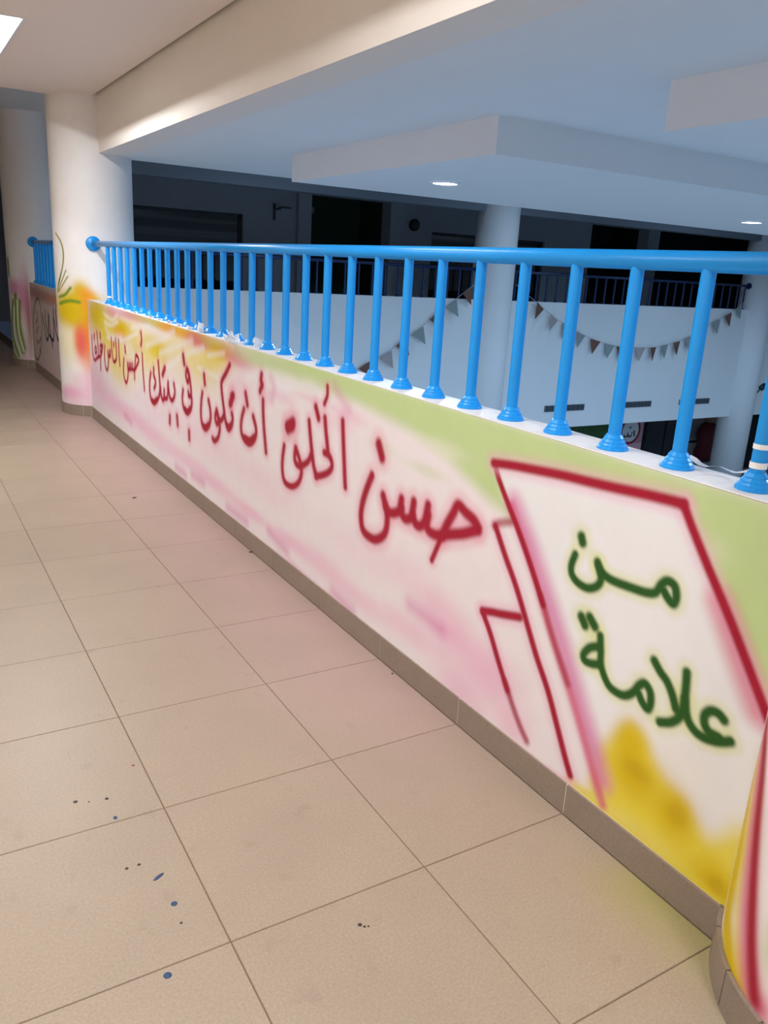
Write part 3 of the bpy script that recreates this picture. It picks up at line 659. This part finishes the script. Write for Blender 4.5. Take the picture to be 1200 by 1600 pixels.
# downlights
def downlight(x, y, label, group, z=BZ, watt=ATRIUM_WATT):
    r = empty('downlight', (x, y, z), label, 'ceiling light', group)
    bm = bmesh.new(); lathe(bm, [(.098, 0), (.098, -.012), (.104, -.018), (.128, -.012), (.130, 0)], 32, cap=False); bmesh_obj('trim_ring', bm, M['lamp_ring'], r, None, True)
    bm = bmesh.new(); lathe(bm, [(.001, -.010), (.06, -.0105), (.099, -.008)], 32, cap=False); bmesh_obj('led_disc', bm, M['led'], r)
    ld = bpy.data.lights.new('downlight_light', 'AREA'); ld.shape = 'DISK'; ld.size = .19; ld.energy = watt; ld.color = ATRIUM_COL; ld.spread = math.radians(172)
    lo = bpy.data.objects.new('downlight_light', ld); COL.objects.link(lo); lo.parent = r; lo.location = (0, 0, -.022)
G1 = 'round downlights in the dropped ceiling panel'
downlight(2.25, 4.25, 'round white downlight in the dropped panel, next to the parapet beam', G1)
downlight(6.31, 4.32, 'round white downlight in the dropped panel, further over the atrium', G1)
for x, lb in ((10.4, 'third round downlight of the dropped panel counted from the parapet beam'), (14.5, 'round white downlight of the dropped panel nearest the atrium end wall')): downlight(x, 4.3, lb, G1)
for x in (3.0, 7.2, 11.4): downlight(x, -.3, 'round white downlight in the other ceiling panel', 'round downlights in the second ceiling panel')

for x in (3.4, 8.2, 13.0): downlight(x, 9.0, 'unseen downlight added under the roof slab to light the far gallery', 'unseen downlights added under the roof slab', 3.6, 20)  # unseen lamps added to brighten the far columns and gallery

# ---------------------------------------------------------------- recessed corridor lamps, with an added unseen fill row
LAMP_WHERE = ['behind the near column', 'above the open book painting', 'nearest the flower painted column']
for k, (a, b), SL in [(k, ab, s_) for s_ in (SLOT, FILL_SLOT) for k, ab in enumerate(LAMPS)]:
    cx = (SL[0]+SL[1])/2; w = (SL[1]-SL[0])/2; h = (b-a)/2
    r = empty('recessed_lamp', (cx, (a+b)/2, CEIL), 'recessed tube lamp ' + LAMP_WHERE[k] + (' in the row by the parapet' if SL == SLOT else ' in the unseen fill row added to light the parapet'), 'ceiling lamp', 'recessed corridor tube lamps')
    boxes('housing', [((-w, -h, .13), (w, h, .14)), ((-w, -h, .0), (-w+.006, h, .14)), ((w-.006, -h, 0), (w, h, .14)), ((-w, -h, 0), (w, -h+.006, .14)), ((-w, h-.006, 0), (w, h, .14))], M['housing'], r)
    boxes('trim_frame', [((-w-.02, -h-.02, -.006), (-w, h+.02, 0)), ((w, -h-.02, -.006), (w+.02, h+.02, 0)), ((-w, -h-.02, -.006), (w, -h, 0)), ((-w, h, -.006), (w, h+.02, 0))], M['lamp_ring'], r)
    bm = bmesh.new(); lathe(bm, [(.016, -h+.05), (.016, h-.05)], 12, 'Y', (-.03, 0, .075)); bmesh_obj('tube', bm, M['tube'], r, None, True)
    ld = bpy.data.lights.new('tube_light', 'AREA'); ld.shape = 'RECTANGLE'; ld.size = .028; ld.size_y = 2*h-.12; ld.energy = CORRIDOR_WATT*((1.25, .62, 1.3)[k] if SL == SLOT else (1.3, 1.1, 1.4)[k]); ld.color = CORRIDOR_COL
    lo = bpy.data.objects.new('tube_light', ld); COL.objects.link(lo); lo.parent = r; lo.location = (-.03, 0, .055)

# ---------------------------------------------------------------- blue railing
RX, RZ = .08, 1.748
bm = bmesh.new(); lathe(bm, [(.0195, 0), (.0195, .53)], 16, cap=False); bal_me = bpy.data.meshes.new('baluster'); bm.to_mesh(bal_me); bm.free()
bm = bmesh.new(); lathe(bm, [(.047, 0), (.047, .006), (.042, .010), (.042, .014), (.036, .020), (.036, .024), (.029, .031), (.029, .035), (.023, .044), (.0195, .046)], 20); fl_me = bpy.data.meshes.new('base_flange')
bmesh.ops.recalc_face_normals(bm, faces=bm.faces[:]); bm.to_mesh(fl_me); bm.free()
for me_ in (bal_me, fl_me): me_.materials.append(M['blue'])
for p in bal_me.polygons: p.use_smooth = True
def railing(name, y0, y1, label, ybal, taped=()):
    r = empty(name, (RX, (y0+y1)/2, WALL_TOP+.004), label, 'railing', 'blue railings on the corridor parapets')
    o0 = r.location
    bm = bmesh.new(); lathe(bm, [(.027, y0-o0.y), (.027, y1-o0.y)], 24, 'Y', (0, 0, RZ-o0.z)); bmesh_obj('handrail', bm, M['blue'], r, None, True)
    for yy, s_ in ((y0, 1), (y1, -1)):
        bm = bmesh.new(); lathe(bm, [(.07, -.03*s_), (.072, .012*s_), (.066, .024*s_), (.050, .03*s_), (.036, .036*s_), (.030, .05*s_)], 28, 'Y', (0, yy-o0.y, RZ-o0.z)); bmesh_obj('end_flange', bm, M['blue'], r, None, True)
    for k, y in enumerate(ybal):
        b_ = link('baluster', bal_me, None, r, (0, y-o0.y, 0)); link('base_flange', fl_me, None, b_)
        if k in taped:
            bm = bmesh.new(); z0 = .056; lathe(bm, [(.0215, z0), (.0215, z0+.016)], 16, cap=False); bmesh_obj('tape_band', bm, M['tape'], b_)
            if k == 0:
                bm = bmesh.new(); lathe(bm, [(.021, .105), (.021, .118)], 16, cap=False); bmesh_obj('tape_band', bm, M['tape'], b_)
YB = [-.393+.241*k for k in range(30)]
railing('railing', -.573, 7.21, 'glossy blue tubular railing on the parapet with red lettering', YB, (0, 29))
railing('railing', 7.99, 11.11, 'blue tubular railing on the second parapet behind the flower column', [8.1+.241*k for k in range(13)])

# plastic film left round the flanges
def scrap(loc, size, seed, label, rotz=0, tall=1.0):
    rnd = random.Random(seed); bm = bmesh.new(); n = 6; g = []
    for i in range(n):
        row = []
        for j in range(n):
            u, v = i/(n-1)-.5, j/(n-1)
            row.append(bm.verts.new((u*size+rnd.uniform(-.12, .12)*size, rnd.uniform(-.1, .1)*size+.35*size*math.cos(u*3), max(.001, v*size*.55*tall*(.5+rnd.random()*.7)))))
        g.append(row)
    for i in range(n-1):
        for j in range(n-1): bm.faces.new((g[i][j], g[i+1][j], g[i+1][j+1], g[i][j+1]))
    bmesh.ops.solidify(bm, geom=bm.faces[:], thickness=.0012)
    o = bmesh_obj('plastic_scrap', bm, M['film'], None, loc); o.rotation_euler.z = rotz
    return tag(o, label, 'plastic film', 'plastic film left at the railing feet')
zc = WALL_TOP+.004
for i, (k, dx, dy, s_, tall) in enumerate(((14, -.078, .09, .07, 1.5), (14, .0, -.115, .09, 1.3), (15, -.055, .03, .07, 1.0), (17, -.05, .03, .08, 1.5), (18, -.055, .03, .055, .9), (19, -.055, .03, .05, .9), (20, -.055, .03, .05, .9), (21, -.055, .03, .045, .8), (22, -.055, .03, .045, .8), (24, -.055, .03, .04, .7))):
    scrap((RX+dx, YB[k]+dy, zc), s_, i+3, ['largest crumpled white plastic scrap at a railing foot', 'white plastic scrap lying behind the largest crumpled scrap', 'white plastic curl beside the largest crumpled scrap', 'upright curl of white plastic at a railing foot'][i] if i < 4 else 'small white plastic tab standing at the foot of a blue baluster', math.pi/2 if i > 1 else .6*i, tall)
bm = bmesh.new(); n = 14; rows = []
for i in range(n):
    t = i/(n-1); y = -.10-.27*t; x = .136-.006*math.sin(t*5); z = .004+.010*math.sin(t*9)**2+.012*t
    rows.append([bm.verts.new((x, y, z)), bm.verts.new((x+.020, y+.004, z+.008*math.sin(t*7+1)+.004))])
for i in range(n-1): bm.faces.new((rows[i][0], rows[i+1][0], rows[i+1][1], rows[i][1]))
bmesh.ops.solidify(bm, geom=bm.faces[:], thickness=.001)
tag(bmesh_obj('plastic_strip', bm, M['film'], None, (0, 0, zc)), 'long torn strip of white plastic curling on the coping', 'plastic film')

# ---------------------------------------------------------------- paint drops and flakes on the floor
def drop(x, y, r, mat, label, group, sx=1.0, rot=0):
    bm = bmesh.new(); lathe(bm, [(r, .0002), (r*.8, .0009), (r*.3, .0013)], 12); o = bmesh_obj('paint_drop', bm, M[mat], None, (x, y, .0002), True); o.scale.x = sx; o.rotation_euler.z = rot
    tag(o, label, 'paint drop', group)
GB, GD = 'blue paint drops on the floor tiles', 'dark paint drops on the floor tiles'
drop(-1.247, .192, .009, 'dropblue', 'round dark blue paint drop in the middle of a floor tile', GB)
drop(-1.329, -.027, .010, 'dropblue', 'round dark blue paint drop beside a tile joint', GB)
drop(-1.256, .31, .006, 'dropblue', 'thin blue grey paint streak on a floor tile', GB, 3.2, .5)
drop(-1.304, .62, .009, 'dropblue', 'pale blue smear of paint across a tile joint', GB, .7)
for x, y, r, lb in ((-1.397, .753, .007, 'dark paint speck in the row of three beside the pale blue smear'), (-1.306, .726, .006, 'dark paint speck in the row of three beside the pale blue smear'), (-1.36, .735, .003, 'dark paint speck in the row of three beside the pale blue smear'),
    (-1.327, .383, .005, 'one of two dark specks beside the thin blue grey streak'), (-1.292, .383, .005, 'one of two dark specks beside the thin blue grey streak'), (-1.25, .118, .004, 'lone dark speck near the round blue drop mid tile'),
    (-.833, -.105, .006, 'largest of three clustered dark specks on the tile before the open book'), (-.825, -.116, .004, 'middle one of three clustered dark specks before the open book'), (-.815, -.12, .003, 'smallest of three clustered dark specks before the open book')): drop(x, y, r, 'dropdark', lb, GD)
drop(-1.186, .869, .005, 'redp', 'tiny red paint speck on a floor tile', 'red paint drops')
for x, y, s_, lb in ((-.022, 2.71, .02, 'dark brown flake against the tile skirting'), (-.367, 4.08, .025, 'thin dark flake on the floor away from the skirting'), (-.03, 1.05, .008, 'small crumb on the floor by the skirting')):
    bm = bmesh.new(); rr = random.Random(int(s_*1000)); c0 = [bm.verts.new((s_*math.cos(a)*rr.uniform(.6, 1.2), s_*.5*math.sin(a)*rr.uniform(.5, 1.2), .001+.004*rr.random())) for a in [k*math.pi/4 for k in range(8)]]
    top = bm.verts.new((0, 0, .007))
    for k in range(8): bm.faces.new((c0[k], c0[(k+1) % 8], top))
    bm.faces.new(c0[::-1]); tag(bmesh_obj('flake', bm, M['chip'], None, (x, y, .0)), lb, 'debris', 'flakes on the floor')

# ---------------------------------------------------------------- far gallery across the atrium
FY = 11.0
tag(boxes('wall_far', [((.56, FY, -1.37), (22, FY+.15, 1.2)), ((.56, FY+.15, -1.37), (22, 13.5, -.2))], M['cool_white']), 'white parapet of the far gallery across the atrium', None, None, 'structure')
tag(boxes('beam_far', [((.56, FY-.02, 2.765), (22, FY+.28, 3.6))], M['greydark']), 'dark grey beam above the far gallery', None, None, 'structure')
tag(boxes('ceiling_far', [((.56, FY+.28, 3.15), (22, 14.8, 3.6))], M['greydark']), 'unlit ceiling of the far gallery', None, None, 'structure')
for x, lb in ((8.2, 'white round column in the middle of the far gallery'), (16.25, 'white round column at the end of the far gallery railing')):
    bm = bmesh.new(); lathe(bm, [(CR, -3.4), (CR, 3.2)], 64); tag(bmesh_obj('column', bm, M['cool_white'], None, (x, FY+.1, 0), True), lb, None, None, 'structure')
def far_rail(x0, x1, label):
    r = empty('railing', ((x0+x1)/2, FY+.07, 1.2), label, 'railing', 'dark blue railings on the far gallery')
    L_ = (x1-x0)/2
    bm = bmesh.new(); lathe(bm, [(.027, -L_), (.027, L_)], 12, 'X', (0, 0, .54)); bmesh_obj('handrail', bm, M['darkblue'], r, None, True)
    for s_ in (-1, 1):
        bm = bmesh.new(); lathe(bm, [(.07, s_*L_-.02*s_), (.07, s_*L_)], 16, 'X', (0, 0, .54)); bmesh_obj('end_flange', bm, M['darkblue'], r)
    n = int((x1-x0)/.26); 
    for k in range(n): link('baluster', far_bal, None, r, (-L_+(k+.5)*(x1-x0)/n, 0, 0))
bm = bmesh.new(); lathe(bm, [(.04, 0), (.036, .02), (.019, .04), (.019, .53)], 8, cap=False); far_bal = bpy.data.meshes.new('baluster'); bm.to_mesh(far_bal); bm.free(); far_bal.materials.append(M['darkblue'])
far_rail(.6, 7.8, 'dark blue railing of the far gallery towards the flower column')
far_rail(8.6, 15.85, 'dark blue railing of the far gallery between its two columns')
far_rail(16.65, 21.8, 'dark blue railing of the far gallery past its end column')

# back wall of the far gallery: solid parts round the openings
BY = 13.5
op = [(1.6, 4.1, 2.48, 'glass'), (5.46, 7.24, 2.95, 'dgreen'), (8.34, 9.9, 2.46, 'glass'), (10.7, 11.5, 2.45, 'glass'), (12.94, 14.8, 2.95, 'black'), (15.2, 19.2, 3.05, 'black')]
seg = []; x = .6
for a, b, h, kk in op: seg.append(((x, BY, -.2), (a, BY+.25, 3.2))); seg.append(((a, BY, h), (b, BY+.25, 3.2))); x = b
seg.append(((x, BY, -.2), (22, BY+.25, 3.2)))
tag(boxes('wall_back', seg, M['grey']), 'unlit grey back wall of the far gallery', None, None, 'structure')
tag(boxes('pilaster', [((5.18, BY-.1, -.2), (5.46, BY, 3.15)), ((14.8, BY-.1, -.2), (15.2, BY, 3.15)), ((7.24, BY-.1, -.2), (7.62, BY, 3.15))], M['grey']), 'grey pilasters on the unlit back wall', None, None, 'structure')
WL = {0: 'wide dark window reflecting the downlights', 2: 'dark window beside the middle column of the far gallery', 3: 'small dark window past the middle column'}
for i, (a, b, h, kk) in enumerate(op):
    if kk == 'glass':
        w = boxes('window_%d' % (i+1), [((a, BY+.12, .9), (b, BY+.14, h))], M['glass']); tag(w, WL[i], None, None, 'structure')
        n = 1; fr = [((a, BY+.08, h-.06), (b, BY+.16, h)), ((a, BY+.08, .9), (b, BY+.16, .96))]
        for k in range(n+1):
            xx = a+(b-a-.05)*k/n; fr.append(((xx, BY+.08, .9), (xx+.05, BY+.16, h)))
        boxes('window_frame', fr, M['frame'], w)
    else:
        tag(boxes('door_%d' % (i+1), [((a, BY+1.2, -.2), (b, BY+1.25, 3.2)), ((a-.02, BY+.25, -.2), (a, BY+1.2, 3.2)), ((b, BY+.25, -.2), (b+.02, BY+1.2, 3.2))], M[kk]), ['', 'dark green doorway recess in the grey back wall', '', '', 'black doorway recess beside the far pilaster', 'wide black opening at the end of the far gallery'][i], None, None, 'structure')
tag(boxes('wall_sign', [((5.98, BY+1.15, 2.68), (6.12, BY+1.19, 2.80))], M['stone'], bevel=.004), 'small pale square plate in the dark green recess', 'sign')
r = empty('wall_speaker', (7.87, BY, 2.56), 'round black wall speaker on the grey back wall', 'speaker')
bm = bmesh.new(); lathe(bm, [(.12, 0), (.12, -.05), (.10, -.07)], 20, 'Y'); bmesh_obj('body', bm, M['black'], r)
bm = bmesh.new(); lathe(bm, [(.09, -.0702), (.05, -.076), (.01, -.08)], 20, 'Y'); bmesh_obj('grille', bm, M['frame'], r)
r = empty('wall_bracket', (4.72, BY, 2.60), 'small dark angled bracket on the grey wall beside the wide window', 'bracket')
boxes('arm', [((-.02, -.28, 0), (.02, 0, .03)), ((-.02, -.03, -.18), (.02, 0, .12))], M['frame'], r); boxes('plate', [((-.02, -.30, .03), (.22, -.26, .06))], M['frame'], r)

# vents
for x0, x1, lb in ((9.78, 10.9, 'long grey air vent below the left end of the bunting'), (11.93, 12.98, 'long grey air vent below the middle of the bunting'), (13.93, 15.0, 'long grey air vent nearest the end column')):
    r = empty('air_vent', ((x0+x1)/2, FY, -.95), lb, 'vent', 'air vents in the white far wall'); L_ = (x1-x0)/2
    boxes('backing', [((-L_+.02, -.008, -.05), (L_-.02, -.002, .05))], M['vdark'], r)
    boxes('frame', [((-L_, -.02, .05), (L_, -.001, .065)), ((-L_, -.02, -.065), (L_, -.001, -.05)), ((-L_, -.02, -.05), (-L_+.02, -.001, .05)), ((L_-.02, -.02, -.05), (L_, -.001, .05))], M['vent'], r)
    for k in range(8): boxes('slat', [((-.004, -.016, -.05), (.004, -.006, .05))], M['vent'], r, (-L_+L_*2*(k+1)/9, 0, 0))
    for k in range(3): boxes('slat', [((-L_+.02, -.014, -.006), (L_-.02, -.008, .006))], M['vent'], r, (0, 0, -.03+.03*k))

# bunting
def bunting(pts, flags, label, y=FY-.07):
    r = empty('bunting', (pts[len(pts)//2][0], y, pts[len(pts)//2][1]), label, 'bunting', 'bunting strings on the white far wall'); o0 = r.location
    bm = bmesh.new(); tube(bm, [(a-o0.x, .0, b-o0.z) for a, b in pts], .006, 5); bmesh_obj('string', bm, M['string'], r)
    for i, (x, z, tilt, mt) in enumerate(flags):
        bm = bmesh.new(); w, h = .13, .29
        v = [bm.verts.new(p) for p in ((-w, -.006, 0), (w, -.006, 0), (.0, -.02, -h), (-w, .006, 0), (w, .006, 0), (0, -.008, -h))]
        for f in ((0, 2, 1), (3, 4, 5), (0, 1, 4, 3), (1, 2, 5, 4), (2, 0, 3, 5)): bm.faces.new([v[q] for q in f])
        o = bmesh_obj('flag', bm, M[mt], r, (x-o0.x, -.012, z-o0.z)); o.rotation_euler = (0, tilt, random.uniform(-.35, .35))
B_, G_, T_ = 'flag_brown', 'flag_grey', 'flag_taupe'
f1 = [(5.38, .02, -.55, B_), (5.80, .20, -.55, T_), (6.12, .42, -.6, B_), (6.45, .62, -.6, G_), (6.80, .90, -.6, B_), (7.15, 1.12, -.6, G_), (7.48, 1.36, -.5, B_)]
bunting([(4.9, -.25)]+[(a, b) for a, b, *_ in f1]+[(7.74, 1.52)], f1, 'string of triangular felt flags rising to the middle column of the far gallery')
f2 = [(9.30, 1.13, .55, B_), (9.70, .91, .5, T_), (10.08, .76, .4, G_), (10.48, .60, .3, G_), (10.91, .47, .2, B_), (11.34, .38, .12, G_), (11.72, .33, .05, B_), (12.28, .31, 0, T_), (12.70, .32, 0, B_), (13.06, .37, -.08, G_), (13.44, .44, -.12, B_), (13.80, .54, -.2, T_), (14.24, .72, -.3, G_), (14.66, .92, -.3, G_), (15.06, 1.08, -.35, B_), (15.40, 1.26, -.4, G_)]
bunting([(8.65, 1.5)]+[(a, b) for a, b, *_ in f2]+[(15.55, 1.36)], f2, 'sagging string of triangular felt flags between the two far columns')

# fixture on the end column
r = empty('wall_fixture', (16.52, FY-.27, -.66), 'small dark teal fixture sticking out beside the end column', 'fixture')
bm = bmesh.new(); lathe(bm, [(.05, 0), (.07, .03), (.07, .16), (.04, .2)], 14, 'X'); o = bmesh_obj('head', bm, M['fixture'], r); o.rotation_euler = (0, -.5, 0)
bm = bmesh.new(); tube(bm, [(.0, 0, 0), (-.08, .02, -.1), (-.16, .06, -.16)], .018, 8); bmesh_obj('arm', bm, M['fixture'], r)

# ---------------------------------------------------------------- lower storey seen under the far wall
LZ = -3.4; LY = 12.8
tag(boxes('floor_lower', [((.155, -5.4, LZ-.2), (24, 15, LZ))], M['lowfloor']), 'pale floor of the lower storey', None, None, 'structure')
tag(boxes('wall_lower', [((.155, LY, LZ), (24, LY+.2, -1.2))], M['stone']), 'grey wall of the lower storey below the far gallery', None, None, 'structure')
tag(boxes('wall_under', [((-.1, -5.4, LZ), (.155, 13, -.25))], M['cool_white']), 'white wall below the corridor parapet', None, None, 'structure')
tag(boxes('wall_atrium_end', [((22, -5.4, LZ), (22.2, 16, 3.6))], M['cool_white']), 'white wall closing the atrium', None, None, 'structure')
tag(boxes('wall_atrium_near', [((.42, -5.6, LZ), (22, -5.4, 3.6))], M['cool_white']), 'white wall closing the near side of the atrium', None, None, 'structure')
tag(boxes('wall_panel', [((11.0, LY-.04, LZ), (13.98, LY, -1.4))], M['green'], bevel=.005), 'green painted panel on the lower storey wall', 'wall panel')
r = empty('pink_poster', (14.5, LY, LZ+1.2), 'pink poster with a red ringed white emblem beside the lower door', 'poster')
boxes('board', [((-.48, -.05, -1.0), (.40, -.005, .85))], M['pinkb'], r)
bm = bmesh.new(); lathe(bm, [(.36, -.052), (.36, -.06), (.30, -.06), (.30, -.052)], 28, 'Y', (-.08, 0, .2)); bmesh_obj('ring', bm, M['redp'], r)
bm = bmesh.new(); lathe(bm, [(.30, -.052), (.29, -.057)], 28, 'Y', (-.08, 0, .2)); bmesh_obj('emblem', bm, M['cool_white'], r)
bm = bmesh.new()
for pts in ([(-.02, .16), (-.04, .06), (-.12, .04), (-.17, .10)], [(-.17, .16), (-.19, .05), (-.27, .04), (-.31, .10)], [(-.12, .26), (-.09, .30)], [(.05, .20), (.07, .05)]): tube(bm, [(a, -.062, b) for a, b in pts], .018, 6)
bmesh_obj('lettering', bm, M['ink'], r)
bm = bmesh.new(); lathe(bm, [(.02, -.05), (.13, -.07), (.13, -.10), (.05, -.12)], 18, 'Y', (.26, 0, .78)); bmesh_obj('rosette', bm, M['ink'], r)
d = boxes('door_20', [((14.96, LY-.03, LZ), (16.55, LY, -1.5))], M['black']); tag(d, 'dark double door on the lower storey', None, None, 'structure')
boxes('door_leaf', [((15.02, LY-.05, LZ+.02), (15.72, LY-.03, -1.56)), ((15.78, LY-.05, LZ+.02), (16.49, LY-.03, -1.56))], M['frame'], d)
r = empty('hanging_costume', (17.15, LY-.02, -2.36), 'maroon costume hanging on the lower storey wall', 'costume')
bm = bmesh.new(); lathe(bm, [(.28, -.5), (.30, -.35), (.24, -.1), (.30, .2), (.22, .42), (.10, .5)], 16); bmesh_obj('gown', bm, M['maroon'], r, (0, -.32, 0), True)
bm = bmesh.new(); lathe(bm, [(.10, .5), (.17, .58), (.18, .70), (.10, .80)], 14); bmesh_obj('hood', bm, M['skin'], r, (0, -.32, 0), True)
tag(boxes('wall_panel', [((17.4, LY-.05, -2.12), (18.6, LY, -1.4))], M['olive'], bevel=.005), 'olive green panel above the grey cladding', 'wall panel')
for z in (-2.45, -3.05): tag(boxes('trim_%d' % (5 if z > -3 else 6), [((16.6, LY-.03, z-.03), (19, LY, z+.03))], M['ink']), 'dark line across the grey cladding', None, None, 'structure')
tag(boxes('door_21', [((19.0, LY-.04, LZ), (21.5, LY, -1.37))], M['black']), 'black opening behind the end column on the lower storey', None, None, 'structure')
